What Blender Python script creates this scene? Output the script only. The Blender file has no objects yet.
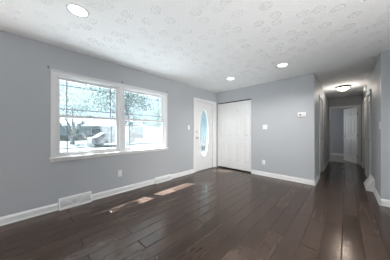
import bpy, bmesh, math, random
from mathutils import Vector, Matrix
C = bpy.context.scene.collection
sc = bpy.context.scene
R = math.radians
random.seed(7)

# ------------------------------------------------------------------ camera, sky, sun, daylight, added fill lamps, exposure
cd = bpy.data.cameras.new('camera'); cam = bpy.data.objects.new('camera', cd); C.objects.link(cam)
cd.sensor_width = 36.0; cd.sensor_fit = 'HORIZONTAL'; cd.lens = 157.0 / 390.0 * 36.0
cd.shift_y = 1.0 / 390.0
cd.clip_start = 0.02; cd.clip_end = 400
cam.location = (0, 0, 1.18); cam.rotation_euler = (R(90), 0, R(43.9))
sc.camera = cam

w = bpy.data.worlds.new('sky'); sc.world = w; w.use_nodes = True
bgn = w.node_tree.nodes['Background']
bgn.inputs[0].default_value = (0.80, 0.92, 1.0, 1); bgn.inputs[1].default_value = 1.9

sd = bpy.data.lights.new('sun', 'SUN'); sd.energy = 128.0; sd.angle = R(0.6); sd.color = (1.0, 0.95, 0.91)
sun = bpy.data.objects.new('sun', sd); C.objects.link(sun)
sun.rotation_euler = Vector((0.58, 0.30, -1.0)).to_track_quat('-Z', 'Y').to_euler()

def area(name, loc, direction, sx, sy, energy, color=(1, 1, 1), shape='RECTANGLE', spread=180):
    d = bpy.data.lights.new(name, 'AREA'); d.shape = shape; d.size = sx; d.size_y = sy
    d.energy = energy; d.color = color; d.spread = R(spread)
    o = bpy.data.objects.new(name, d); C.objects.link(o); o.location = loc
    o.rotation_euler = Vector(direction).to_track_quat('-Z', 'Y').to_euler()
    return o
# added fill lamps out of view, and daylight behind the oval door glass
area('fill_ceiling', (3.10, -0.5, 0.75), (-0.50, 0.12, 1.0), 2.4, 1.3, 262, (1.0, 0.985, 0.975), spread=110)  # unseen fill lamp added to brighten the ceiling
area('fill_far_corner', (3.15, -1.0, 1.2), (-5.6, 4.5, -0.15), 1.2, 1.8, 38, (1.0, 0.99, 0.97), spread=48)  # narrow beam added to lift the far corner and back wall
area('fill_rear_left', (-3.16, -1.6, 1.45), (1, 0.5, 0.9), 1.7, 1.3, 4, (0.93, 0.97, 1.0))  # fill added behind on the left, no known window there
area('daylight_door_glass', (-3.20, 3.645, 1.12), (1, 0, 0), 0.41, 1.46, 2.0, (0.95, 0.98, 1.0), 'ELLIPSE')
area('fill_far_room', (-1.85, 9.0, 1.4), (1, 0, 0), 1.2, 1.1, 15, (0.92, 0.96, 1.0))  # added lamp brightening the far room and open door, no window behind it

sc.view_settings.view_transform = 'Standard'; sc.view_settings.look = 'None'
sc.view_settings.gamma = 1.0; sc.view_settings.exposure = 0.0; sc.view_settings.use_curve_mapping = False
try:
    sc.cycles.use_denoising = True
    sc.cycles.max_bounces = 10; sc.cycles.diffuse_bounces = 6; sc.cycles.transparent_max_bounces = 16
    sc.cycles.caustics_reflective = False; sc.cycles.caustics_refractive = False
    sc.cycles.sample_clamp_indirect = 6.0
except Exception:
    pass

# ------------------------------------------------------------------ materials
def mat(name, color, rough=0.6, metal=0.0, emit=None, estr=0.0, noise=0.0, nscale=8.0, bump=0.0, bscale=60.0, spec=0.5):
    m = bpy.data.materials.new(name); m.use_nodes = True
    nt = m.node_tree; n = nt.nodes; b = n['Principled BSDF']
    b.inputs['Base Color'].default_value = (*color, 1); b.inputs['Roughness'].default_value = rough
    b.inputs['Metallic'].default_value = metal; b.inputs['Specular IOR Level'].default_value = spec
    if emit:
        b.inputs['Emission Color'].default_value = (*emit, 1); b.inputs['Emission Strength'].default_value = estr
    tc = n.new('ShaderNodeTexCoord')
    if noise > 0:
        t = n.new('ShaderNodeTexNoise'); t.inputs['Scale'].default_value = nscale; t.inputs['Detail'].default_value = 5
        nt.links.new(tc.outputs['Object'], t.inputs['Vector'])
        r = n.new('ShaderNodeValToRGB')
        r.color_ramp.elements[0].position = 0.3; r.color_ramp.elements[1].position = 0.7
        r.color_ramp.elements[0].color = tuple(c * (1 - noise) for c in color) + (1,)
        r.color_ramp.elements[1].color = tuple(min(1, c * (1 + noise)) for c in color) + (1,)
        nt.links.new(t.outputs['Fac'], r.inputs['Fac']); nt.links.new(r.outputs['Color'], b.inputs['Base Color'])
    if bump > 0:
        t2 = n.new('ShaderNodeTexNoise'); t2.inputs['Scale'].default_value = bscale; t2.inputs['Detail'].default_value = 4
        nt.links.new(tc.outputs['Object'], t2.inputs['Vector'])
        bp = n.new('ShaderNodeBump'); bp.inputs['Strength'].default_value = bump; bp.inputs['Distance'].default_value = 0.004
        nt.links.new(t2.outputs['Fac'], bp.inputs['Height']); nt.links.new(bp.outputs['Normal'], b.inputs['Normal'])
    return m

WALL = mat('grey_wall_paint', (0.352, 0.367, 0.383), 0.55, noise=0.012, nscale=2, bump=0.12, bscale=120, spec=0.35)
TRIM = mat('white_trim_paint', (0.64, 0.64, 0.64), 0.35, noise=0.01, bump=0.03)
DOORW = mat('white_door_paint', (0.61, 0.61, 0.61), 0.38, noise=0.01, bump=0.05, bscale=90)
VINYL = mat('white_window_vinyl', (0.62, 0.61, 0.61), 0.35, noise=0.01)
SILLM = mat('worn_white_sill_paint', (0.66, 0.65, 0.64), 0.55, noise=0.12, nscale=40, bump=0.6, bscale=45)
GRILLE = mat('pewter_window_bar', (0.12, 0.15, 0.17), 0.5)
PLATE = mat('white_plastic', (0.66, 0.66, 0.66), 0.35)
PLATED = mat('grey_plastic', (0.10, 0.10, 0.11), 0.4)
CHROME = mat('brushed_nickel', (0.45, 0.44, 0.42), 0.3, 1.0)
BRACK = mat('dark_bracket_metal', (0.16, 0.16, 0.17), 0.45, 0.5)
DARK = mat('dark_gap_shade', (0.02, 0.02, 0.02), 0.8)  # shade of the gap above the closet doors, put into the colour
METW = mat('white_enamel_steel', (0.66, 0.66, 0.66), 0.4, noise=0.03, nscale=20)
GRILLW = mat('pale_grey_register_fins', (0.60, 0.61, 0.62), 0.5)
RING = mat('bronze_ring', (0.03, 0.028, 0.025), 0.35, 0.8)
LENS = mat('downlight_lens', (0.9, 0.9, 0.9), 0.4, emit=(1.0, 0.97, 0.93), estr=5.0)
DOME = mat('frosted_dome_glass', (0.9, 0.9, 0.9), 0.3, emit=(1.0, 0.86, 0.70), estr=12.0)
CARPET = mat('taupe_carpet', (0.28, 0.25, 0.23), 0.95, noise=0.15, nscale=60, bump=0.4, bscale=200)

def floor_mat():
    m = bpy.data.materials.new('dark_scraped_wood_planks'); m.use_nodes = True
    nt = m.node_tree; n = nt.nodes; L = nt.links; b = n['Principled BSDF']
    tc = n.new('ShaderNodeTexCoord')
    mp = n.new('ShaderNodeMapping'); mp.inputs['Rotation'].default_value = (0, 0, R(90)); mp.inputs['Location'].default_value = (0.37, 0.031, 0)
    L.new(tc.outputs['Object'], mp.inputs['Vector'])
    br = n.new('ShaderNodeTexBrick'); br.offset = 0.37; br.offset_frequency = 2
    br.inputs['Scale'].default_value = 1.0; br.inputs['Brick Width'].default_value = 1.15; br.inputs['Row Height'].default_value = 0.158
    br.inputs['Mortar Size'].default_value = 0.0060; br.inputs['Mortar Smooth'].default_value = 0.35; br.inputs['Bias'].default_value = 0.0
    br.inputs['Color1'].default_value = (0, 0, 0, 1); br.inputs['Color2'].default_value = (1, 1, 1, 1); br.inputs['Mortar'].default_value = (0.5, 0.5, 0.5, 1)
    L.new(mp.outputs['Vector'], br.inputs['Vector'])
    # grain stretched along the planks
    mg = n.new('ShaderNodeMapping'); mg.inputs['Scale'].default_value = (26, 1.6, 1)
    L.new(tc.outputs['Object'], mg.inputs['Vector'])
    g = n.new('ShaderNodeTexNoise'); g.inputs['Scale'].default_value = 1.0; g.inputs['Detail'].default_value = 6; g.inputs['Distortion'].default_value = 0.6
    L.new(mg.outputs['Vector'], g.inputs['Vector'])
    g2 = n.new('ShaderNodeTexNoise'); g2.inputs['Scale'].default_value = 3.0; g2.inputs['Detail'].default_value = 4
    L.new(tc.outputs['Object'], g2.inputs['Vector'])
    def math_(op, a, bb):
        x = n.new('ShaderNodeMath'); x.operation = op
        for i, v in enumerate((a, bb)):
            if isinstance(v, (int, float)): x.inputs[i].default_value = v
            else: L.new(v, x.inputs[i])
        return x.outputs[0]
    f = math_('ADD', math_('MULTIPLY', br.outputs['Color'], 0.26), math_('MULTIPLY', g.outputs['Fac'], 0.20))
    f = math_('ADD', f, math_('MULTIPLY', g2.outputs['Fac'], 0.36))
    r = n.new('ShaderNodeValToRGB'); e = r.color_ramp.elements
    e[0].position = 0.12; e[0].color = (0.013, 0.0078, 0.0056, 1)
    e[1].position = 0.72; e[1].color = (0.062, 0.0385, 0.0285, 1)
    x = e.new(0.41); x.color = (0.034, 0.0205, 0.0150, 1)
    L.new(f, r.inputs['Fac'])
    mx = n.new('ShaderNodeMix'); mx.data_type = 'RGBA'
    L.new(br.outputs['Fac'], mx.inputs['Factor']); L.new(r.outputs['Color'], mx.inputs['A']); mx.inputs['B'].default_value = (0.020, 0.0135, 0.0105, 1)
    L.new(mx.outputs['Result'], b.inputs['Base Color'])
    rr = math_('ADD', 0.14, math_('MULTIPLY', g.outputs['Fac'], 0.10))
    rr = math_('ADD', rr, math_('MULTIPLY', br.outputs['Color'], 0.08))
    rr = math_('ADD', rr, math_('MULTIPLY', br.outputs['Fac'], 0.40))
    L.new(rr, b.inputs['Roughness']); b.inputs['Specular IOR Level'].default_value = 0.62; b.inputs['Specular Tint'].default_value = (1.0, 0.79, 0.66, 1)
    hgt = math_('SUBTRACT', math_('MULTIPLY', g.outputs['Fac'], 0.15), math_('MULTIPLY', br.outputs['Fac'], 1.0))
    hgt = math_('ADD', hgt, math_('MULTIPLY', br.outputs['Color'], 0.3))
    bp = n.new('ShaderNodeBump'); bp.inputs['Strength'].default_value = 0.45; bp.inputs['Distance'].default_value = 0.004
    L.new(hgt, bp.inputs['Height']); L.new(bp.outputs['Normal'], b.inputs['Normal'])
    return m
FLOOR = floor_mat()

def ceil_mat(name, col):
    m = bpy.data.materials.new(name); m.use_nodes = True
    nt = m.node_tree; n = nt.nodes; L = nt.links; b = n['Principled BSDF']
    b.inputs['Base Color'].default_value = (*col, 1); b.inputs['Roughness'].default_value = 0.85; b.inputs['Specular IOR Level'].default_value = 0.2
    tc = n.new('ShaderNodeTexCoord')
    ns = n.new('ShaderNodeTexNoise'); ns.inputs['Scale'].default_value = 14; ns.inputs['Detail'].default_value = 3
    L.new(tc.outputs['Object'], ns.inputs['Vector'])
    mxv = n.new('ShaderNodeMix'); mxv.data_type = 'RGBA'; mxv.blend_type = 'LINEAR_LIGHT'; mxv.inputs['Factor'].default_value = 0.022
    L.new(tc.outputs['Object'], mxv.inputs['A']); L.new(ns.outputs['Color'], mxv.inputs['B'])
    v = n.new('ShaderNodeTexVoronoi'); v.voronoi_dimensions = '2D'; v.feature = 'F1'; v.inputs['Scale'].default_value = 4.6; v.inputs['Randomness'].default_value = 0.75
    L.new(mxv.outputs['Result'], v.inputs['Vector'])
    # stamped rosette: two raised wobbly rings round each stamp centre, broken up by fine swirls
    r = n.new('ShaderNodeValToRGB'); e = r.color_ramp.elements
    e[0].position = 0.0; e[0].color = (0.55, 0.55, 0.55, 1); e[1].position = 0.50; e[1].color = (0.15, 0.15, 0.15, 1)
    for p, c in ((0.06, .1), (0.12, .8), (0.17, .1), (0.235, 1.0), (0.30, .1)):
        x = e.new(p); x.color = (c, c, c, 1)
    L.new(v.outputs['Distance'], r.inputs['Fac'])
    s = n.new('ShaderNodeTexNoise'); s.inputs['Scale'].default_value = 55; s.inputs['Detail'].default_value = 2
    L.new(tc.outputs['Object'], s.inputs['Vector'])
    sr = n.new('ShaderNodeValToRGB'); sr.color_ramp.elements[0].position = 0.42; sr.color_ramp.elements[1].position = 0.58
    L.new(s.outputs['Fac'], sr.inputs['Fac'])
    mu = n.new('ShaderNodeMath'); mu.operation = 'MULTIPLY'
    L.new(r.outputs['Color'], mu.inputs[0]); L.new(sr.outputs['Color'], mu.inputs[1])
    bp = n.new('ShaderNodeBump'); bp.inputs['Strength'].default_value = 0.75; bp.inputs['Distance'].default_value = 0.011
    bp.invert = True
    L.new(mu.outputs[0], bp.inputs['Height']); L.new(bp.outputs['Normal'], b.inputs['Normal'])
    return m
CEIL = ceil_mat('white_stamped_ceiling_plaster', (0.92, 0.92, 0.915))

def glass_mat(name, tint, haze, gloss=0.06):
    m = bpy.data.materials.new(name); m.use_nodes = True
    nt = m.node_tree; n = nt.nodes; L = nt.links
    for x in list(n):
        if x.type != 'OUTPUT_MATERIAL': n.remove(x)
    out = [x for x in n if x.type == 'OUTPUT_MATERIAL'][0]
    t = n.new('ShaderNodeBsdfTransparent'); t.inputs[0].default_value = (*tint, 1)
    tr = n.new('ShaderNodeBsdfTranslucent'); tr.inputs[0].default_value = (0.88, 0.95, 0.98, 1)
    g = n.new('ShaderNodeBsdfGlossy'); g.inputs['Roughness'].default_value = 0.03
    m1 = n.new('ShaderNodeMixShader'); m1.inputs[0].default_value = haze
    L.new(t.outputs[0], m1.inputs[1]); L.new(tr.outputs[0], m1.inputs[2])
    m2 = n.new('ShaderNodeMixShader'); m2.inputs[0].default_value = gloss
    L.new(m1.outputs[0], m2.inputs[1]); L.new(g.outputs[0], m2.inputs[2])
    L.new(m2.outputs[0], out.inputs['Surface'])
    return m
GLASS = glass_mat('veiled_window_glass', (0.76, 0.83, 0.875), 0.022)  # translucent share and tint imitate the overexposed veil over the outdoor view
FROST = glass_mat('textured_door_glass', (0.50, 0.57, 0.595), 0.012, 0.05)

# ------------------------------------------------------------------ mesh helpers
def box(bm, x0, x1, y0, y1, z0, z1, bev=0.0, segs=2):
    if x0 > x1: x0, x1 = x1, x0
    if y0 > y1: y0, y1 = y1, y0
    if z0 > z1: z0, z1 = z1, z0
    ret = bmesh.ops.create_cube(bm, size=1.0)
    vs = ret['verts']
    for v in vs:
        v.co = Vector(((x0 + x1) / 2 + v.co.x * (x1 - x0), (y0 + y1) / 2 + v.co.y * (y1 - y0), (z0 + z1) / 2 + v.co.z * (z1 - z0)))
    if bev > 0:
        bev = min(bev, 0.45 * min(x1 - x0, y1 - y0, z1 - z0))
        es = list({e for v in vs for e in v.link_edges})
        bmesh.ops.bevel(bm, geom=es, offset=bev, segments=segs, profile=0.6, affect='EDGES')

def lathe(bm, prof, M, seg=32):
    """prof: (radius, height) pairs, spun about local Z, then transformed by M"""
    rings = []
    for r, z in prof:
        if r < 1e-6:
            rings.append([bm.verts.new(M @ Vector((0, 0, z)))])
        else:
            rings.append([bm.verts.new(M @ Vector((r * math.cos(2 * math.pi * k / seg), r * math.sin(2 * math.pi * k / seg), z))) for k in range(seg)])
    for a, b in zip(rings, rings[1:]):
        for k in range(seg):
            k2 = (k + 1) % seg
            if len(a) == 1 and len(b) == 1: continue
            if len(a) == 1: bm.faces.new((a[0], b[k2], b[k]))
            elif len(b) == 1: bm.faces.new((a[k], a[k2], b[0]))
            else: bm.faces.new((a[k], a[k2], b[k2], b[k]))

def prism(bm, pts, vec):
    """pts: closed 3D polygon, extruded by vec"""
    a = [bm.verts.new(Vector(p)) for p in pts]; b = [bm.verts.new(Vector(p) + Vector(vec)) for p in pts]
    bm.faces.new(a); bm.faces.new(list(reversed(b)))
    n = len(pts)
    for k in range(n):
        bm.faces.new((a[k], b[k], b[(k + 1) % n], a[(k + 1) % n]))

def tube(bm, pts, r, seg=10, closed=False):
    pts = [Vector(p) for p in pts]; rings = []
    N = len(pts)
    for i, p in enumerate(pts):
        if closed: d = (pts[(i + 1) % N] - pts[i - 1]).normalized()
        else: d = (pts[min(i + 1, N - 1)] - pts[max(i - 1, 0)]).normalized()
        u = d.cross(Vector((1, 0, 0)) if abs(d.x) < 0.9 else Vector((0, 0, 1))).normalized(); v = d.cross(u)
        rr = r[i] if isinstance(r, (list, tuple)) else r
        rings.append([bm.verts.new(p + (u * math.cos(2 * math.pi * k / seg) + v * math.sin(2 * math.pi * k / seg)) * rr) for k in range(seg)])
    for i in range(N if closed else N - 1):
        a, b = rings[i], rings[(i + 1) % N]
        for k in range(seg):
            bm.faces.new((a[k], a[(k + 1) % seg], b[(k + 1) % seg], b[k]))
    if not closed:
        bm.faces.new(list(reversed(rings[0]))); bm.faces.new(rings[-1])

def obj(name, bm, m, parent=None, smooth=False):
    bmesh.ops.recalc_face_normals(bm, faces=bm.faces[:])
    me = bpy.data.meshes.new(name); bm.to_mesh(me); bm.free()
    me.materials.append(m)
    if smooth:
        for p in me.polygons: p.use_smooth = True
    o = bpy.data.objects.new(name, me); C.objects.link(o)
    if parent is not None:
        o.parent = parent; o.matrix_parent_inverse = Matrix.Translation(-Vector(parent.location))
    return o
def tag(o, label=None, cat=None, group=None, kind=None):
    if label: o['label'] = label
    if cat: o['category'] = cat
    if group: o['group'] = group
    if kind: o['kind'] = kind
    return o
def thing(name, label, cat, loc=(0, 0, 0), group=None, kind=None):
    o = bpy.data.objects.new(name, None); C.objects.link(o); o.location = loc; o.empty_display_size = 0.1
    return tag(o, label, cat, group, kind)
def struct(name, bm, m, label, cat, smooth=False):
    return tag(obj(name, bm, m, None, smooth), label, cat, None, 'structure')
def copy_tree(o, offset, parent=None, label=None):
    c = o.copy(); C.objects.link(c)
    if parent is not None: c.parent = parent
    else: c.location = Vector(o.location) + Vector(offset)
    if label: c['label'] = label
    for ch in list(o.children): copy_tree(ch, offset, c)
    return c
NB = bmesh.new

# ------------------------------------------------------------------ the setting
XL, YB, XHL, XHR, YR, YE, H = -3.11, 4.25, -0.495, 0.40, 3.855, 8.0, 2.44
T = 0.12
WIN = (0.235, 2.215, 0.785, 2.03)      # twin window opening in wall_left: y0 y1 z0 z1

bm = NB(); box(bm, XL - 0.15, 3.35, -3.1, YE + 0.05, -0.08, 0.0)
struct('floor', bm, FLOOR, 'dark brown wood plank floor running through room and hallway', 'floor')
bm = NB(); box(bm, -1.9, 1.9, YE + 0.05, 10.3, -0.08, 0.005)
struct('floor_carpet', bm, CARPET, 'taupe carpet floor of the room past the open door', 'floor')
bm = NB(); box(bm, XL - 0.15, 3.4, -3.15, 10.35, H, H + 0.08)
struct('ceiling', bm, CEIL, 'white ceiling stamped with swirled plaster rosettes', 'ceiling')

bm = NB()  # window wall with openings for added rear window, twin window and front door
X0, X1 = XL - 0.15, XL
box(bm, X0, X1, -3.1, -2.5, 0, H); box(bm, X0, X1, -2.5, -0.7, 0, 0.8); box(bm, X0, X1, -2.5, -0.7, 2.1, H)
box(bm, X0, X1, -0.7, WIN[0], 0, H); box(bm, X0, X1, WIN[0], WIN[1], 0, WIN[2]); box(bm, X0, X1, WIN[0], WIN[1], WIN[3], H)
box(bm, X0, X1, WIN[1], 3.22, 0, H); box(bm, X0, X1, 3.22, 4.07, 2.075, H); box(bm, X0, X1, 4.07, 4.95, 0, H)
struct('wall_left', bm, WALL, 'grey painted wall with the twin window and front door', 'wall')

bm = NB()  # closet wall
box(bm, XL, -3.065, YB, YB + T, 0, H); box(bm, -3.065, -1.910, YB, YB + T, 2.085, H); box(bm, -1.910, XHL - T, YB, YB + T, 0, H); box(bm, XHL - T, XHL, YB, YB + T, 0, H)
box(bm, XL, -1.7, 4.85, 4.95, 0, H); box(bm, -1.8, -1.7, YB + T, 4.85, 0, H)
struct('wall_back', bm, WALL, 'pale grey wall holding the closet doors, switch and thermostat', 'wall')

bm = NB()
DLa, DLb, DLz = 5.08, 5.90, 2.06
box(bm, XHL - T, XHL, YB + T, DLa, 0, H); box(bm, XHL - T, XHL, DLa, DLb, DLz, H); box(bm, XHL - T, XHL, DLb, YE + 0.12, 0, H)
struct('wall_hall_left', bm, WALL, 'grey left wall of the hallway with a closed white door', 'wall')
bm = NB()
DA, DB = (5.22, 5.98), (6.52, 7.28)
y = YR
for a, b in (DA, DB):
    box(bm, XHR, XHR + T, y, a, 0, H); box(bm, XHR, XHR + T, a, b, DLz, H); y = b
box(bm, XHR, XHR + T, y, YE + 0.12, 0, H)
struct('wall_hall_right', bm, WALL, 'grey right wall of the hallway with two doors', 'wall')
bm = NB(); box(bm, XHR + T, 3.35, YR, YR + T, 0, H)
struct('wall_right_front', bm, WALL, 'grey wall facing the room right of the hallway', 'wall')
bm = NB()
EL, ER = -0.43, 0.315
box(bm, XHL, EL, YE, YE + T, 0, H); box(bm, EL, ER, YE, YE + T, 2.06, H); box(bm, ER, XHR, YE, YE + T, 0, H)
struct('wall_hall_end', bm, WALL, 'dark grey wall over the doorway at the end of the hallway', 'wall')
bm = NB()
box(bm, -2.0, 2.0, 10.2, 10.3, 0, H); box(bm, -2.0, -1.9, YE + T, 10.2, 0, H); box(bm, 1.9, 2.0, YE + T, 10.2, 0, H)
box(bm, -2.0, XHL - T, YE, YE + T, 0, H); box(bm, XHR + T, 2.0, YE, YE + T, 0, H)
struct('wall_far_room', bm, WALL, 'grey wall of the room seen through the open hall door', 'wall')
bm = NB()
box(bm, X0, 3.35, -3.2, -3.1, 0, H)
struct('wall_rear', bm, WALL, 'grey wall behind the viewer', 'wall')
bm = NB()
box(bm, 3.25, 3.35, -3.1, -1.75, 0, H); box(bm, 3.25, 3.35, -1.75, 0.95, 2.2, H); box(bm, 3.25, 3.35, 0.95, YR, 0, H)
struct('wall_right', bm, WALL, 'grey side wall with an added sliding door opening', 'wall')

# baseboards
def bboard(bm, p0, p1, nrm, h=0.105, t=0.014):
    """a moulded board standing on the floor from p0 to p1; nrm points into the room"""
    p0, p1, nr = Vector((*p0, 0)), Vector((*p1, 0)), Vector((*nrm, 0))
    prof = [(0, 0), (t + 0.008, 0), (t + 0.008, 0.012), (t, 0.02), (t, h - 0.03), (t * 0.75, h - 0.018), (t * 0.35, h - 0.006), (0.002, h), (0, h)]
    prism(bm, [p0 + nr * a + Vector((0, 0, b)) for a, b in prof], p1 - p0)
bm = NB()
for a, b in ((-3.1, 0.272), (0.702, 1.915), (2.352, 3.17)): bboard(bm, (XL, a), (XL, b), (1, 0))
struct('baseboard_left', bm, TRIM, 'white baseboard under the twin window, broken by two floor registers', 'baseboard')
bm = NB(); bboard(bm, (-1.908, YB), (XHL + 0.014, YB), (0, -1))
struct('baseboard_back', bm, TRIM, 'white baseboard between closet and hallway', 'baseboard')
bm = NB(); bboard(bm, (XHL, YB - 0.014), (XHL, 5.01), (1, 0)); bboard(bm, (XHL, 5.97), (XHL, YE - 0.02), (1, 0))
struct('baseboard_hall_left', bm, TRIM, 'white baseboard along left side of the hallway', 'baseboard')
bm = NB(); bboard(bm, (XHR, YR - 0.014), (XHR, 4.56), (-1, 0)); bboard(bm, (XHR, 6.05), (XHR, 6.45), (-1, 0)); bboard(bm, (XHR, 7.35), (XHR, YE - 0.02), (-1, 0))
struct('baseboard_hall_right', bm, TRIM, 'white baseboard along right side of the hallway', 'baseboard')
bm = NB(); bboard(bm, (XHR - 0.014, YR), (3.25, YR), (0, -1))
struct('baseboard_right', bm, TRIM, 'white baseboard of the wall right of the hallway', 'baseboard')
bm = NB(); bboard(bm, (-1.9, 10.2), (1.9, 10.2), (0, -1))
struct('baseboard_far_room', bm, TRIM, 'white baseboard in the room past the open hall door', 'baseboard')

# casings: three boards round an opening
def casing_x(bm, x, s, y0, y1, zt, wd=0.068, t=0.016, wd2=None):
    """on a wall at X=x whose room side is +s; opening y0..y1, up to zt"""
    w2 = wd2 or wd
    for a, b, c, d in ((y0 - wd, y0, 0, zt + wd), (y1, y1 + w2, 0, zt + wd), (y0, y1, zt, zt + wd)):
        box(bm, x, x + s * t, a, b, c, d, 0.004)
        if d - c > b - a:
            m_ = a + 0.012 if b == y0 else b - 0.030
            box(bm, x + s * t * 0.9, x + s * (t + 0.006), m_, m_ + 0.018, c, d - 0.012, 0.003)
        else:
            box(bm, x + s * t * 0.9, x + s * (t + 0.006), a, b, d - 0.030, d - 0.012, 0.003)
def casing_y(bm, y, x0, x1, zt, wl, wr, t=0.016):
    for a, b, c, d in ((x0 - wl, x0, 0, zt + 0.06), (x1, x1 + wr, 0, zt + 0.06), (x0, x1, zt, zt + 0.06)):
        box(bm, a, b, y - t, y, c, d, 0.004)
bm = NB(); casing_x(bm, XL, 1, 3.238, 4.052, 2.06, 0.068, 0.016, 0.19)
for a, b, c, d in ((3.222, 3.238, 0, 2.06), (4.052, 4.068, 0, 2.06), (3.222, 4.068, 2.06, 2.074)): box(bm, XL - 0.14, XL, a, b, c, d)
struct('trim_1', bm, TRIM, 'white casing around the front door', 'door casing')
bm = NB(); casing_x(bm, XHL, 1, DLa + 0.015, DLb - 0.015, DLz - 0.015)
struct('trim_2', bm, TRIM, 'white casing around the closed door on left of hallway', 'door casing')
for i, (a, b) in enumerate((DA, DB)):
    bm = NB(); casing_x(bm, XHR, -1, a + 0.015, b - 0.015, DLz - 0.015)
    struct('trim_%d' % (3 + i), bm, TRIM, ['white casing of the nearer door on right of hallway', 'white casing of the farther door on right of hallway'][i], 'door casing')
bm = NB(); casing_y(bm, YE, EL + 0.015, ER - 0.015, 2.045, 0.062, 0.072)
for a, b, c, d in ((EL, EL + 0.015, 0, 2.045), (ER - 0.015, ER, 0, 2.045), (EL, ER, 2.045, 2.06)): box(bm, a, b, YE, YE + T, c, d)
struct('trim_5', bm, TRIM, 'white casing around the doorway at the end of the hallway', 'door casing')
bm = NB(); box(bm, -3.06, -1.915, YB + 0.012, YB + 0.06, 2.070, 2.085); box(bm, -3.06, -1.915, YB + 0.035, YB + 0.06, 2.05, 2.072)
struct('trim_6', bm, DARK, 'sliding track above the closet doors, coloured dark for the shade in its gap', 'door track')

# ------------------------------------------------------------------ windows
wl = NB()
t = 0.018
box(wl, XL, XL + t, WIN[0] - 0.045, WIN[0] + 0.004, WIN[2] - 0.03, WIN[3] - 0.003, 0.004)
box(wl, XL, XL + t, WIN[1] - 0.004, WIN[1] + 0.045, WIN[2] - 0.03, WIN[3] - 0.003, 0.004)
box(wl, XL, XL + t, WIN[0] - 0.045, WIN[1] + 0.045, WIN[3] - 0.002, WIN[3] + 0.036, 0.004)
box(wl, XL, XL + t + 0.012, WIN[0] - 0.052, WIN[1] + 0.052, WIN[3] + 0.036, WIN[3] + 0.052, 0.004)
box(wl, XL - 0.10, XL + t, 1.163, 1.228, WIN[2], WIN[3], 0.004)
for a, b, c, d in ((WIN[0], WIN[0] + 0.012, WIN[2], WIN[3]), (WIN[1] - 0.012, WIN[1], WIN[2], WIN[3]), (WIN[0] + 0.012, WIN[1] - 0.012, WIN[3] - 0.012, WIN[3])): box(wl, XL - 0.14, XL, a, b, c, d)
struct('trim_7', wl, TRIM, 'white casing and centre post around the twin window', 'window casing')
bm = NB()
box(bm, XL - 0.10, XL + 0.045, WIN[0] - 0.06, WIN[1] + 0.06, WIN[2] - 0.022, WIN[2] + 0.004, 0.006)
box(bm, XL, XL + 0.016, WIN[0] - 0.05, WIN[1] + 0.05, WIN[2] - 0.06, WIN[2] - 0.022, 0.005)
struct('trim_8', bm, SILLM, 'worn white sill and apron under the twin window', 'window sill')

def window(n, y0, y1, label):
    r = thing('window_%d' % n, label, 'window', (XL - 0.05, (y0 + y1) / 2, WIN[2]), None, 'structure')
    z0, z1, zm = WIN[2], WIN[3], 1.41
    b = NB(); xo0, xo1 = XL - 0.115, XL - 0.025
    box(b, xo0, xo1, y0, y0 + 0.018, z0, z1); box(b, xo0, xo1, y1 - 0.018, y1, z0, z1); box(b, xo0, xo1, y0 + 0.018, y1 - 0.018, z1 - 0.02, z1); box(b, xo0, xo1, y0 + 0.018, y1 - 0.018, z0, z0 + 0.022)
    obj('frame', b, VINYL, r)
    for nm, (a, c), x in (('lower_sash', (z0 + 0.0222, zm + 0.018), XL - 0.055), ('upper_sash', (zm - 0.022, z1 - 0.0202), XL - 0.092)):
        ya, yb = y0 + 0.0182, y1 - 0.0182; fw = 0.032
        b = NB()
        box(b, x - 0.015, x + 0.015, ya, ya + fw, a, c, 0.004); box(b, x - 0.015, x + 0.015, yb - fw, yb, a, c, 0.004)
        box(b, x - 0.0145, x + 0.0145, ya + fw - 0.001, yb - fw + 0.001, a, a + (0.042 if nm[0] == 'l' else 0.036), 0.003); box(b, x - 0.0145, x + 0.0145, ya + fw - 0.001, yb - fw + 0.001, c - 0.036, c, 0.003)
        s = obj('sash', b, VINYL, r)
        g0, g1, h0, h1 = ya + fw, yb - fw, a + 0.036, c - 0.036
        b = NB(); box(b, x - 0.003, x + 0.003, g0 - 0.006, g1 + 0.006, h0 - 0.004, h1 + 0.006)
        q = obj('pane', b, GLASS, s)
        b = NB(); k = 0.006
        for yy in (g0 + 0.088, g1 - 0.088): box(b, x + 0.004, x + 0.010, yy - k, yy + k, h0, h1)
        for zz in (h0 + (0.062 if nm[0] == 'l' else 0.100), h1 - (0.100 if nm[0] == 'l' else 0.078)): box(b, x + 0.0045, x + 0.0095, g0, g1, zz - k, zz + k)
        q = obj('grille_bars', b, GRILLE, s)
    b = NB(); ym = (y0 + y1) / 2
    box(b, XL - 0.05, XL - 0.025, ym - 0.03, ym + 0.03, zm + 0.018, zm + 0.032, 0.004)
    obj('sash_lock', b, VINYL, r)
    return r
window(1, 0.247, 1.163, 'left white double-hung half of the twin window, beside the bare wall')
window(2, 1.228, 2.203, 'right white double-hung half of the twin window, nearer the front door')

# frames of openings added out of view to hold the fill lamps
bm = NB()
for a, b, c, d in ((-2.5, -2.45, 0.8, 2.1), (-0.75, -0.7, 0.8, 2.1), (-2.5, -0.7, 0.8, 0.85), (-2.5, -0.7, 2.05, 2.1), (-1.62, -1.58, 0.85, 2.05)): box(bm, XL - 0.12, XL - 0.06, a, b, c, d, 0.004)
struct('window_3', bm, VINYL, 'added white window frame, out of view, round the rear fill lamp', 'window')
bm = NB()
for a, b, c, d in ((-1.75, -1.68, 0, 2.2), (0.88, 0.95, 0, 2.2), (-1.75, 0.95, 2.13, 2.2), (-0.43, -0.37, 0.0, 2.13)): box(bm, 3.27, 3.33, a, b, c, d, 0.004)
struct('door_6', bm, VINYL, 'added white sliding door frame, out of view, by the fill lamps', 'door')

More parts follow.
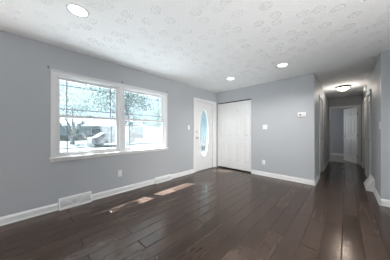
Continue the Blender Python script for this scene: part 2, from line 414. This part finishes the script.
# ------------------------------------------------------------------ doors
def panel_slab(bm, wdt, hgt, th, cols, rows, stile, both=True):
    """door leaf in local X (0..wdt), Z (0..hgt), faces at Y=-th/2 and +th/2; raised panels set in sunk fields"""
    core = th * 0.5 - 0.011
    box(bm, 0, wdt, -core, core, 0, hgt)
    pw = (wdt - stile * (cols + 1)) / cols
    xs = [stile + c * (pw + stile) for c in range(cols)]
    for s in ((-1, 1) if both else (-1,)):
        ya, yb = s * core, s * th / 2
        # stiles
        for k in range(cols + 1):
            x = k * (pw + stile); box(bm, x, x + stile, ya, yb, 0, hgt, 0.002)
        # rails
        edges = [0.0] + [v for r_ in rows for v in r_] + [hgt]
        for x in xs:
            for k in range(0, len(edges), 2): box(bm, x, x + pw, ya, yb, edges[k], edges[k + 1], 0.002)
            for a, b in rows:
                m_ = 0.022; m2 = 0.046
                f0 = [(x + m_, a + m_), (x + pw - m_, a + m_), (x + pw - m_, b - m_), (x + m_, b - m_)]
                f1 = [(x + m2, a + m2), (x + pw - m2, a + m2), (x + pw - m2, b - m2), (x + m2, b - m2)]
                v0 = [bm.verts.new((p, ya, q)) for p, q in f0]; v1 = [bm.verts.new((p, ya + (yb - ya) * 0.85, q)) for p, q in f1]
                for k in range(4): bm.faces.new((v0[k], v0[(k + 1) % 4], v1[(k + 1) % 4], v1[k]))
                bm.faces.new(v1)
ROWS = [(0.22, 0.84), (0.96, 1.60), (1.72, 1.92)]
def knob_bm(M, big=0.026):
    b = NB(); lathe(b, [(0, 0), (0.031, 0), (0.031, 0.005), (0.024, 0.010), (0.011, 0.012), (0.010, 0.030), (0.018, 0.036), (big, 0.046), (big, 0.056), (0.019, 0.064), (0, 0.067)], M, 24)
    return b
RX = Matrix.Rotation(R(90), 4, 'Y')            # local Z -> +X
RXm = Matrix.Rotation(R(-90), 4, 'Y')
RYm = Matrix.Rotation(R(90), 4, 'X')           # local Z -> -Y

# front door with oval glass
d1 = thing('door_1', 'white front door with a tall oval glass', 'door', (XL - 0.03, 3.645, 0), None, 'structure')
CY, CZ, RA, RB = 3.642, 1.12, 0.200, 0.715
b = NB()
SX = XL - 0.012; y0, y1, z0, z1 = 3.243, 4.047, 0.012, 2.052; xa, xb = SX - 0.044, SX
N = 64
def ell(k, a, bb): 
    an = 2 * math.pi * k / N; return CY + a * math.cos(an), CZ + bb * math.sin(an)
def rectpt(k):
    an = 2 * math.pi * k / N; c, s = math.cos(an), math.sin(an)
    # match points on the slab outline along the same ray in normalised coordinates
    hw = (y1 - CY) if c > 0 else (CY - y0); hh = (z1 - CZ) if s > 0 else (CZ - z0)
    q = max(abs(c), abs(s)); return CY + c / q * hw, CZ + s / q * hh
rings = []
for x, fn in ((xa, 'r'), (xb, 'r'), (xb, 'e'), (xa, 'e')):
    rings.append([b.verts.new((x, *(rectpt(k) if fn == 'r' else ell(k, RA, RB)))) for k in range(N)])
for i in range(4):
    A, B = rings[i], rings[(i + 1) % 4]
    for k in range(N): b.faces.new((A[k], A[(k + 1) % N], B[(k + 1) % N], B[k]))
obj('slab', b, DOORW, d1)
b = NB()   # moulded oval surround
for k in range(N):
    pass
prof = [(0.00, 0.0), (0.00, 0.012), (0.010, 0.018), (0.024, 0.014), (0.036, 0.004), (0.040, 0.0)]
rg = [[b.verts.new((xb + hh, *ell(k, RA - 0.012 + e, RB - 0.012 + e))) for k in range(N)] for e, hh in prof]
for A, B in zip(rg, rg[1:]):
    for k in range(N): b.faces.new((A[k], A[(k + 1) % N], B[(k + 1) % N], B[k]))
obj('oval_surround', b, DOORW, d1, True)
b = NB(); pr = [(xb - 0.022, *ell(k, RA, RB)) for k in range(N)]; prism(b, pr, (0.006, 0, 0))
g = obj('oval_glass', b, FROST, d1); g['label'] = 'pale blue textured glass'
b = NB()
tube(b, [(xb - 0.014, *ell(k, RA - 0.055, RB - 0.06)) for k in range(N)], 0.0035, 6, True)
tube(b, [(xb - 0.014, *ell(k, 0.075, 0.20)) for k in range(N)], 0.0035, 6, True)
tube(b, [(xb - 0.014, CY, CZ + 0.64), (xb - 0.014, CY, CZ + 0.20)], 0.003, 6); tube(b, [(xb - 0.014, CY, CZ - 0.64), (xb - 0.014, CY, CZ - 0.20)], 0.003, 6)
for s in (-1, 1): tube(b, [(xb - 0.014, CY + s * 0.075, CZ), (xb - 0.014, CY + s * 0.144, CZ)], 0.003, 6)
cm = obj('glass_caming', b, GRILLE, g)
obj('knob', knob_bm(Matrix.Translation((xb, 3.305, 0.985)) @ RX), CHROME, d1, True)
b = NB(); lathe(b, [(0, 0), (0.030, 0), (0.030, 0.008), (0.022, 0.016), (0, 0.017)], Matrix.Translation((xb, 3.305, 1.165)) @ RX, 24); box(b, xb + 0.016, xb + 0.034, 3.300, 3.310, 1.149, 1.181, 0.003)
obj('deadbolt', b, CHROME, d1, False)
for z in (0.25, 1.05, 1.85):
    b = NB(); lathe(b, [(0, -0.045), (0.006, -0.045), (0.006, 0.045), (0, 0.045)], Matrix.Translation((xb + 0.004, 4.049, z)), 10); obj('hinge', b, CHROME, d1)
b = NB(); box(b, XL - 0.14, XL + 0.02, 3.235, 4.055, 0.0, 0.014, 0.004)
struct('trim_9', b, CHROME, 'metal threshold under the front door', 'threshold')

# closet bifold doors: two pairs of two leaves
def leaf_obj(name, wdt, hgt, th, cols, rows, stile, M, parent, both=True):
    b = NB(); panel_slab(b, wdt, hgt, th, cols, rows, stile, both); b.transform(M)
    return obj(name, b, DOORW, parent)
for i, (xa_, lab) in enumerate(((-3.058, 'left white panelled bifold pair of the closet, next to the front door'), (-2.486, 'right white panelled bifold pair of the closet, next to the light switch'))):
    r = thing('door_%d' % (2 + i), lab, 'door', (xa_ + 0.284, YB + 0.04, 0), None, 'structure')
    for k in range(2):
        lf = leaf_obj('leaf', 0.2820, 2.025, 0.034, 1, [(0.20, 0.86), (0.98, 1.60), (1.71, 1.93)], 0.056, Matrix.Translation((xa_ + k * 0.2855, YB + 0.036, 0.034)), r)
        if (k == 1) == (i == 0):
            kb = NB(); lathe(kb, [(0, 0), (0.009, 0), (0.008, 0.012), (0.015, 0.020), (0.015, 0.026), (0, 0.030)], Matrix.Translation((xa_ + k * 0.2855 + 0.145, YB + 0.019, 0.92)) @ RYm, 18)
            q = obj('knob', kb, DOORW, lf, True)

# door at the end of the hallway, hinged on the right, open into the far room
ang = math.atan2(8.585 - 7.985, -0.04 - 0.30)
d4 = thing('door_4', 'white six-panel door standing open at the end of the hallway', 'door', (0.285, 8.0, 0), None, 'structure')
M = Matrix.Translation((0.295, YE + 0.085, 0.018)) @ Matrix.Rotation(ang, 4, 'Z')
lf = leaf_obj('slab', 0.71, 2.02, 0.035, 2, [(0.21, 0.86), (0.98, 1.60), (1.71, 1.90)], 0.105, M, d4)
for s in (-1, 1):
    obj('knob', knob_bm(M @ Matrix.Translation((0.65, s * 0.0175, 0.95)) @ Matrix.Rotation(R(-90 * s), 4, 'X')), CHROME, d4, True)
for z in (0.26, 1.02, 1.80):
    b = NB(); box(b, 0.294, 0.3005, YE + 0.005, YE + 0.075, z - 0.045, z + 0.045); lathe(b, [(0, -0.05), (0.008, -0.05), (0.008, 0.05), (0, 0.05)], Matrix.Translation((0.290, YE + 0.075, z)), 10); obj('hinge', b, BRACK, d4)

# closed hallway doors
d5 = thing('door_5', 'closed white door on the left side of the hallway', 'door', (XHL - 0.03, (DLa + DLb) / 2, 0), None, 'structure')
M = Matrix.Translation((XHL - 0.030, DLa + 0.018, 0.012)) @ Matrix.Rotation(R(90), 4, 'Z')
leaf_obj('slab', DLb - DLa - 0.036, 2.03, 0.035, 2, [(0.21, 0.86), (0.98, 1.60), (1.71, 1.90)], 0.11, M, d5)
obj('knob', knob_bm(Matrix.Translation((XHL - 0.0125, DLb - 0.085, 0.96)) @ RX), CHROME, d5, True)
for i, (a, bb) in enumerate((DA, DB)):
    r = thing('door_%d' % (7 + i), ['nearer closed white door on the right side of the hallway', 'farther closed white door on the right side of the hallway'][i], 'door', (XHR + 0.03, (a + bb) / 2, 0), None, 'structure')
    M = Matrix.Translation((XHR + 0.030, a + 0.018, 0.012)) @ Matrix.Rotation(R(90), 4, 'Z')
    leaf_obj('slab', bb - a - 0.036, 2.03, 0.035, 2, [(0.21, 0.86), (0.98, 1.60), (1.71, 1.90)], 0.10, M, r)
    obj('knob', knob_bm(Matrix.Translation((XHR + 0.0125, a + 0.085, 0.96)) @ RXm), CHROME, r, True)

# ------------------------------------------------------------------ lights on the ceiling
def downlight(x, y, watts, label):
    r = thing('recessed_light', label, 'ceiling light', (x, y, H), 'recessed lights in the living room ceiling')
    M = Matrix.Translation((x, y, H)) @ Matrix.Rotation(math.pi, 4, 'X')
    b = NB(); lathe(b, [(0.100, 0.0), (0.098, 0.005), (0.090, 0.009), (0.080, 0.006), (0.078, 0.001), (0.100, 0.0)], M, 40); obj('trim_ring', b, TRIM, r, True)
    b = NB(); lathe(b, [(0.079, 0.0005), (0.079, 0.004), (0.05, 0.006), (0, 0.0065)], M, 40); obj('lens', b, LENS, r, True)
    d = bpy.data.lights.new('downlight', 'SPOT'); d.energy = watts; d.spot_size = R(150); d.spot_blend = 0.8; d.shadow_soft_size = 0.07; d.color = (1.0, 0.97, 0.94)
    o = bpy.data.objects.new('downlight', d); C.objects.link(o); o.location = (0, 0, -0.03); o.parent = r
downlight(-2.02, 0.335, 13, 'large bright round recessed light in the ceiling above the twin window')
downlight(-1.999, 3.306, 40, 'small round recessed light in the ceiling before the closet doors')
downlight(-0.875, 3.318, 95, 'round recessed light in the ceiling before the thermostat wall, nearer the hallway')

hl = thing('flush_ceiling_light', 'lit flush dome light with a dark rim on the hallway ceiling', 'ceiling light', (-0.064, 6.10, H))
M = Matrix.Translation((-0.064, 6.10, H)) @ Matrix.Rotation(math.pi, 4, 'X')
b = NB(); lathe(b, [(0, 0), (0.120, 0), (0.148, 0.020), (0.158, 0.034), (0.154, 0.042), (0.130, 0.042), (0.130, 0.034), (0, 0.034)], M, 40); obj('rim', b, RING, hl, True)
b = NB(); lathe(b, [(0.130, 0.040), (0.125, 0.060), (0.105, 0.085), (0.072, 0.104), (0.032, 0.113), (0, 0.114)], M, 40); obj('dome', b, DOME, hl, True)
b = NB(); lathe(b, [(0, 0.113), (0.010, 0.113), (0.010, 0.122), (0, 0.126)], M, 12); obj('finial', b, RING, hl, True)
hd = bpy.data.lights.new('hall_bulb', 'POINT'); hd.energy = 10; hd.color = (1.0, 0.93, 0.85); hd.shadow_soft_size = 0.04
ho = bpy.data.objects.new('hall_bulb', hd); C.objects.link(ho); ho.location = (0, 0, -0.18); ho.parent = hl

# ------------------------------------------------------------------ small fittings
def frame_box(bm, cx, cz, w_, h_, d, y):   # plate on the back wall, facing -Y
    box(bm, cx - w_ / 2, cx + w_ / 2, y - d, y, cz - h_ / 2, cz + h_ / 2, 0.003)
def orient(kind):
    # local plate frame: X across, -Y out of the wall, Z up
    return {'back': Matrix.Identity(4), 'left': Matrix.Rotation(R(90), 4, 'Z'), 'right': Matrix.Rotation(R(-90), 4, 'Z')}[kind]
def switch(loc, kind, label, gang=1, group='light switch plates'):
    r = thing('light_switch', label, 'light switch', loc, group)
    M = Matrix.Translation(loc) @ orient(kind); wd = 0.072 + 0.046 * (gang - 1)
    b = NB(); box(b, -wd / 2, wd / 2, -0.006, 0, -0.058, 0.058, 0.003); b.transform(M); obj('plate', b, PLATE, r)
    for k in range(gang):
        cx = (k - (gang - 1) / 2) * 0.046
        b = NB(); prism(b, [(cx - 0.0055, -0.006, -0.012), (cx - 0.0055, -0.006, 0.012), (cx - 0.0055, -0.017, 0.012), (cx - 0.0055, -0.012, 0.002)], (0.011, 0, 0)); b.transform(M); obj('toggle', b, PLATE, r)
    for z in (-0.030, 0.030):
        b = NB(); lathe(b, [(0, 0), (0.003, 0), (0.003, 0.001), (0, 0.0015)], M @ Matrix.Translation((0, -0.006, z)) @ RYm, 10); obj('screw', b, PLATE, r)
def outlet(loc, kind, label):
    r = thing('wall_outlet', label, 'outlet', loc, 'wall outlets')
    M = Matrix.Translation(loc) @ orient(kind)
    b = NB(); box(b, -0.036, 0.036, -0.006, 0, -0.058, 0.058, 0.003); b.transform(M); obj('plate', b, PLATE, r)
    for z in (-0.021, 0.021):
        b = NB(); box(b, -0.016, 0.016, -0.0085, -0.005, z - 0.014, z + 0.014, 0.004); b.transform(M); s = obj('socket', b, PLATE, r)
        b = NB()
        for x in (-0.006, 0.006): box(b, x - 0.001, x + 0.001, -0.0092, -0.008, z - 0.002, z + 0.007)
        box(b, -0.002, 0.002, -0.0092, -0.008, z - 0.010, z - 0.006); b.transform(M)
        q = obj('slots', b, PLATED, s)
switch((-1.535, YB, 1.285), 'back', 'white light switch on the pale wall right of the closet', 2)
switch((XL, 2.985, 1.275), 'left', 'white light switch between the twin window and front door')
switch((XHR, 3.925, 1.27), 'right', 'white light switch on the right corner of the hallway mouth')
switch((XHL, 6.62, 1.42), 'left', 'white light switch on the left hallway wall past the closed door')
outlet((-1.567, YB, 0.355), 'back', 'white outlet low on the wall right of the closet')
outlet((XL, 1.165, 0.372), 'left', 'white outlet low on the wall under the twin window')
outlet((XHL, 6.80, 0.36), 'left', 'white outlet low on the left hallway wall')

r = thing('thermostat', 'white wall thermostat with a small grey display beside the hallway', 'thermostat', (-0.722, YB, 1.548))
tx, tz = -0.722, 1.548
b = NB(); box(b, tx - 0.078, tx + 0.078, YB - 0.006, YB, tz - 0.052, tz + 0.052, 0.003); obj('back_plate', b, PLATE, r)
b = NB(); box(b, tx - 0.072, tx + 0.072, YB - 0.030, YB - 0.005, tz - 0.046, tz + 0.046, 0.008); obj('body', b, PLATE, r)
b = NB(); box(b, tx - 0.046, tx - 0.006, YB - 0.0315, YB - 0.029, tz - 0.018, tz + 0.022, 0.001); obj('display', b, mat('grey_display', (0.20, 0.21, 0.21), 0.2), r)
for k in range(2):
    b = NB(); box(b, tx + 0.030, tx + 0.050, YB - 0.033, YB - 0.029, tz - 0.020 + k * 0.028, tz - 0.006 + k * 0.028, 0.002); obj('button', b, GRILLW, r)

r = thing('smoke_alarm', 'small white alarm box high on the right hallway wall', 'alarm', (XHR, 6.25, 2.30))
b = NB(); box(b, XHR - 0.052, XHR, 6.17, 6.33, 2.235, 2.365, 0.012); obj('body', b, PLATE, r)
b = NB()
for k in range(4): box(b, XHR - 0.055, XHR - 0.050, 6.20, 6.30, 2.262 + k * 0.022, 2.270 + k * 0.022)
obj('grille', b, GRILLW, r)

# floor registers on the window wall: boxed, with a louvred slope
def register(y0, y1, h_, label):
    r = thing('baseboard_register', label, 'register', (XL, (y0 + y1) / 2, 0), 'baseboard registers on the window wall')
    d0, d1 = 0.060, 0.026
    prof = [(0, 0), (d0, 0), (d0, 0.022), (d1, h_ - 0.012), (d1 - 0.006, h_), (0, h_)]
    b = NB()
    for a, c in ((y0, y0 + 0.016), (y1 - 0.016, y1)): prism(b, [(XL + p, a, q) for p, q in prof], (0, c - a, 0))
    pr2 = [(0, 0), (d0, 0), (d0, 0.026), (d0 - 0.010, 0.032), (0, 0.032)]; prism(b, [(XL + p, y0 + 0.016, q) for p, q in pr2], (0, y1 - y0 - 0.032, 0))
    pr3 = [(0, h_ - 0.034), (d1 + 0.004, h_ - 0.034), (d1, h_ - 0.012), (d1 - 0.006, h_), (0, h_)]; prism(b, [(XL + p, y0 + 0.016, q) for p, q in pr3], (0, y1 - y0 - 0.032, 0))
    obj('housing', b, METW, r)
    b = NB(); box(b, XL, XL + 0.022, y0 + 0.012, y1 - 0.012, 0.03, h_ - 0.03); obj('duct_backing_plate', b, GRILLW, r)  # pale grey backing behind the fins
    b = NB()   # slanted fins, leaning two ways from the middle
    n = 34; L = y1 - y0 - 0.032; ym = (y0 + y1) / 2
    for k in range(n):
        yy = y0 + 0.016 + (k + 0.5) * L / n; lean = 0.012 if yy < ym else -0.012
        p = [(XL + 0.008, yy - lean, 0.030), (XL + d0 - 0.008, yy - lean, 0.030), (XL + d1 - 0.002, yy + lean, h_ - 0.032), (XL + 0.008, yy + lean, h_ - 0.032)]
        prism(b, p, (0, 0.004, 0))
    # crossing cover bars give the shallow chevron
    for s in (-1, 1):
        p = [(XL + d0 - 0.006, ym, 0.034), (XL + d0 - 0.006, ym + s * 0.022, 0.034), (XL + d1 + 0.001, ym + s * 0.132, h_ - 0.036), (XL + d1 + 0.001, ym + s * 0.11, h_ - 0.036)]
        prism(b, p, (0.004, 0, 0.001))
    obj('louvres', b, METW, r)
    b = NB(); box(b, XL + 0.030, XL + 0.048, ym - 0.006, ym + 0.006, h_ * 0.55, h_ * 0.55 + 0.028, 0.003); obj('damper_lever', b, METW, r)
    return r
register(0.277, 0.695, 0.165, 'larger white baseboard register left of the outlet, below the left window half')
register(1.920, 2.345, 0.125, 'low white baseboard register right of the outlet, towards the front door')

# wedge register standing out from the right hall wall
r = thing('floor_register', 'white wedge-shaped register at the foot of the right hallway wall', 'register', (XHR, 4.9, 0))
ya, yb, dd, hh = 4.58, 5.14, 0.115, 0.225
b = NB()
for a, c in ((ya, ya + 0.014), (yb - 0.014, yb)): prism(b, [(XHR, a, 0), (XHR - dd, a, 0), (XHR - dd, a, 0.03), (XHR - 0.02, a, hh), (XHR, a, hh)], (0, c - a, 0))
prism(b, [(XHR, ya + 0.014, 0), (XHR - dd, ya + 0.014, 0), (XHR - dd, ya + 0.014, 0.032), (XHR, ya + 0.014, 0.032)], (0, yb - ya - 0.028, 0))
prism(b, [(XHR, ya + 0.014, hh), (XHR - 0.02, ya + 0.014, hh), (XHR - 0.034, ya + 0.014, hh - 0.03), (XHR, ya + 0.014, hh - 0.03)], (0, yb - ya - 0.028, 0))
obj('housing', b, METW, r)
b = NB()
for k in range(11):
    q = 0.036 + k * 0.0145; x = XHR - dd + (q - 0.03) / (hh - 0.03) * (dd - 0.02)
    prism(b, [(x, ya + 0.01, q), (x + 0.030, ya + 0.01, q + 0.010), (x + 0.030, ya + 0.01, q + 0.014), (x, ya + 0.01, q + 0.006)], (0, yb - ya - 0.02, 0))
obj('louvres', b, METW, r)

# curtain rod brackets left on the wall above the window
BL = ['dark curtain rod bracket off the upper left corner of the window', 'dark curtain rod bracket above the middle of the window', 'dark curtain rod bracket at the upper right corner of the window']
for i, (yy, zz) in enumerate(((0.165, 2.105), (1.205, 2.118), (2.262, 2.112))):
    r = thing('curtain_bracket', BL[i], 'curtain bracket', (XL, yy, zz), 'curtain rod brackets above the window')
    b = NB(); box(b, XL, XL + 0.004, yy - 0.008, yy + 0.008, zz - 0.018, zz + 0.018, 0.0015); obj('mounting_plate', b, BRACK, r)
    b = NB(); tube(b, [(XL + 0.003, yy, zz - 0.006), (XL + 0.026, yy, zz - 0.006), (XL + 0.034, yy, zz - 0.002), (XL + 0.037, yy, zz + 0.008), (XL + 0.034, yy, zz + 0.014)], 0.0045, 8); obj('hook', b, BRACK, r)

# ------------------------------------------------------------------ outside the window
LAWN = mat('lawn_grass', (0.014, 0.020, 0.021), 0.9, noise=0.25, nscale=2)
ROADM = mat('pale_asphalt', (0.017, 0.021, 0.024), 0.9, noise=0.1)
WALKM = mat('concrete_walk', (0.028, 0.029, 0.031), 0.9, noise=0.1)
BARK = mat('tree_bark', (0.15, 0.155, 0.16), 0.9, noise=0.3, nscale=10)
def leaf_mat(name, col):
    m = mat(name, col, 0.7, noise=0.3, nscale=3)
    n = m.node_tree.nodes; L = m.node_tree.links; p = n['Principled BSDF']; out = [x for x in n if x.type == 'OUTPUT_MATERIAL'][0]
    t = n.new('ShaderNodeBsdfTranslucent'); t.inputs[0].default_value = (col[0] * 1.5, col[1] * 1.5, col[2] * 1.3, 1)
    mx = n.new('ShaderNodeMixShader'); mx.inputs[0].default_value = 0.5
    L.new(p.outputs[0], mx.inputs[1]); L.new(t.outputs[0], mx.inputs[2]); L.new(mx.outputs[0], out.inputs['Surface'])
    return m
LEAFA = leaf_mat('tree_leaves', (0.062, 0.084, 0.076))
LEAFB = leaf_mat('blue_green_leaves', (0.056, 0.078, 0.078))
SIDING = mat('white_siding', (0.26, 0.29, 0.31), 0.8)
BRICKM = mat('tan_brick', (0.07, 0.06, 0.055), 0.9, noise=0.2, nscale=12)
ROOFM = mat('grey_shingles', (0.14, 0.155, 0.17), 0.9, noise=0.2, nscale=20)
CARM = mat('silver_car_paint', (0.12, 0.125, 0.13), 0.3, 0.2)
TYRE = mat('tyre_rubber', (0.02, 0.02, 0.02), 0.8)
CGLASS = mat('car_glass', (0.03, 0.04, 0.05), 0.1)
GZ = -0.45
bm = NB(); box(bm, -60, XL - 0.16, -30, 60, GZ - 0.2, GZ)
struct('ground_outside', bm, LAWN, 'sunlit front lawn outside the window', 'lawn')
bm = NB(); box(bm, -11.0, XL - 0.16, -6, 9, GZ, GZ + 0.03)
struct('ground_bounce_slab', bm, mat('pale_bounce_concrete', (0.55, 0.55, 0.54), 0.9, noise=0.08), 'added pale concrete slab bouncing sunlight up through the window', 'reflector')  # slab added below the sight line to bounce sunlight onto the ceiling
bm = NB(); box(bm, -19.5, -13.5, -30, 60, GZ, GZ + 0.02)
struct('road_outside', bm, ROADM, 'pale street crossing the view outside the window', 'street')
bm = NB(); box(bm, -12.4, -11.2, -30, 60, GZ, GZ + 0.02)
struct('path_outside', bm, WALKM, 'pale concrete sidewalk beyond the lawn outside the window', 'sidewalk')
bm = NB()
prism(bm, [(XL - 0.15, -4, 2.44), (XL - 0.62, -4, 2.32), (XL - 0.62, -4, 2.48), (XL - 0.15, -4, 2.75)], (0, 10, 0))
struct('roof_eave', bm, SIDING, 'white roof eave outside above the window', 'eave')

def tree(x, y, th_, cr, ch, nl, m, label):
    r = thing('leafy_tree', label, 'tree', (x, y, GZ), 'trees across the street')
    b = NB(); pts = [(x, y, GZ), (x + .05, y + .03, GZ + th_ * .5), (x - .04, y + .08, GZ + th_), (x, y, GZ + th_ + ch * .5)]
    tube(b, pts, [0.26, 0.19, 0.15, 0.05], 10)
    for k in range(7):
        a = k * 2.4; z = GZ + th_ * (0.75 + 0.08 * k)
        tube(b, [(x, y, z), (x + math.cos(a) * cr * .35, y + math.sin(a) * cr * .35, z + ch * .18), (x + math.cos(a) * cr * .7, y + math.sin(a) * cr * .7, z + ch * .3)], [0.09, 0.06, 0.02], 6)
    obj('trunk', b, BARK, r, True)
    b = NB(); rnd = random.Random(int(x * 31 + y * 17))
    clumps = []
    for k in range(38):
        u = rnd.uniform(-1, 1); a = rnd.uniform(0, 6.283); q = rnd.uniform(0.35, 1.0); s = math.sqrt(1 - u * u)
        clumps.append(Vector((x + cr * q * s * math.cos(a), y + cr * q * s * math.sin(a), GZ + th_ + ch * 0.5 + ch * 0.5 * q * u)))
    for k in range(nl):
        c = clumps[k % len(clumps)]; p = c + Vector((rnd.gauss(0, cr * .17), rnd.gauss(0, cr * .17), rnd.gauss(0, ch * .07)))
        d = Vector((rnd.gauss(0, 1), rnd.gauss(0, 1), rnd.gauss(0, 1))).normalized(); e = d.cross(Vector((rnd.gauss(0, 1), rnd.gauss(0, 1), rnd.gauss(0, 1)))).normalized()
        l = rnd.uniform(.10, .2)
        vs = [b.verts.new(p + d * l * i_ + e * l * .5 * j_) for i_, j_ in ((0, 0), (.5, .5), (1, 0), (.5, -.5))]
        b.faces.new(vs)
    obj('foliage', b, m, r)
tree(-10.8, 4.4, 2.5, 2.4, 3.4, 5200, LEAFB, 'nearest leafy tree on the lawn outside the left window half')
tree(-23.0, 16.5, 1.1, 3.4, 5.6, 5200, LEAFA, 'leafy tree across the street outside the right window half')
tree(-24.0, 3.4, 1.3, 2.9, 6.4, 5200, LEAFA, 'leafy tree across the street seen through the far left panes')
tree(-21.8, 9.6, 0.9, 2.2, 4.0, 5200, LEAFB, 'low leafy tree across the street, standing before the pale house')
tree(-12.0, 10.8, 2.4, 2.2, 3.2, 4200, LEAFB, 'leafy tree on the lawn seen through the right window half')
tree(-5.7, -1.1, 4.2, 1.15, 2.2, 2600, LEAFA, 'out-of-view leafy tree added close to the house to shade the left window half')  # unseen tree, added to break up the sun patch on the floor
# house across the street
r = thing('neighbour_house', 'pale low house with a grey roof across the street outside', 'house', (-37, 9, GZ))
b = NB(); box(b, -41, -34, 3, 18, GZ, GZ + 2.7); obj('walls', b, SIDING, r)
b = NB(); box(b, -34.0, -33.94, 3.0, 18.0, GZ, GZ + 0.9); obj('brick_base', b, BRICKM, r)
b = NB(); prism(b, [(-41.5, 2.5, GZ + 2.6), (-33.4, 2.5, GZ + 2.6), (-37.4, 2.5, GZ + 4.5)], (0, 16, 0)); obj('roof', b, ROOFM, r)
for yy in (5.0, 8.4, 13.2):
    b = NB(); box(b, -34, -33.9, yy - .8, yy + .8, GZ + 1.0, GZ + 2.2, 0.02); f_ = obj('window', b, VINYL, r)
    b = NB(); box(b, -33.92, -33.88, yy - .7, yy + .7, GZ + 1.1, GZ + 2.1); q = obj('pane', b, CGLASS, f_)
b = NB(); box(b, -34, -33.9, 10.4, 11.4, GZ + .1, GZ + 2.2, 0.02); obj('door', b, BRICKM, r)
# parked car
r = thing('parked_car', 'silver car parked along the street outside the left window half', 'car', (-18.6, 6.2, GZ + 0.02))
cx0, cy0, cz0 = -18.6, 6.2, GZ + 0.02
b = NB()
body = [(-2.2, .35), (2.15, .35), (2.2, .6), (2.1, .82), (1.15, .92), (.55, 1.38), (-1.1, 1.42), (-1.75, .98), (-2.2, .9)]
prism(b, [(cx0 - .85, cy0 + a, cz0 + c) for a, c in body], (1.7, 0, 0)); obj('body', b, CARM, r)
b = NB(); prism(b, [(cx0 - .86, cy0 + a, cz0 + c) for a, c in ((1.0, .96), (.5, 1.32), (-1.05, 1.36), (-1.55, .98))], (1.72, 0, 0)); obj('side_windows', b, CGLASS, r)
for a in (-1.4, 1.35):
    for s in (-.72, .72):
        b = NB(); lathe(b, [(0, -.11), (.32, -.11), (.33, 0), (.32, .11), (0, .11)], Matrix.Translation((cx0 + s, cy0 + a, cz0 + .33)) @ RX, 20); obj('wheel', b, TYRE, r)
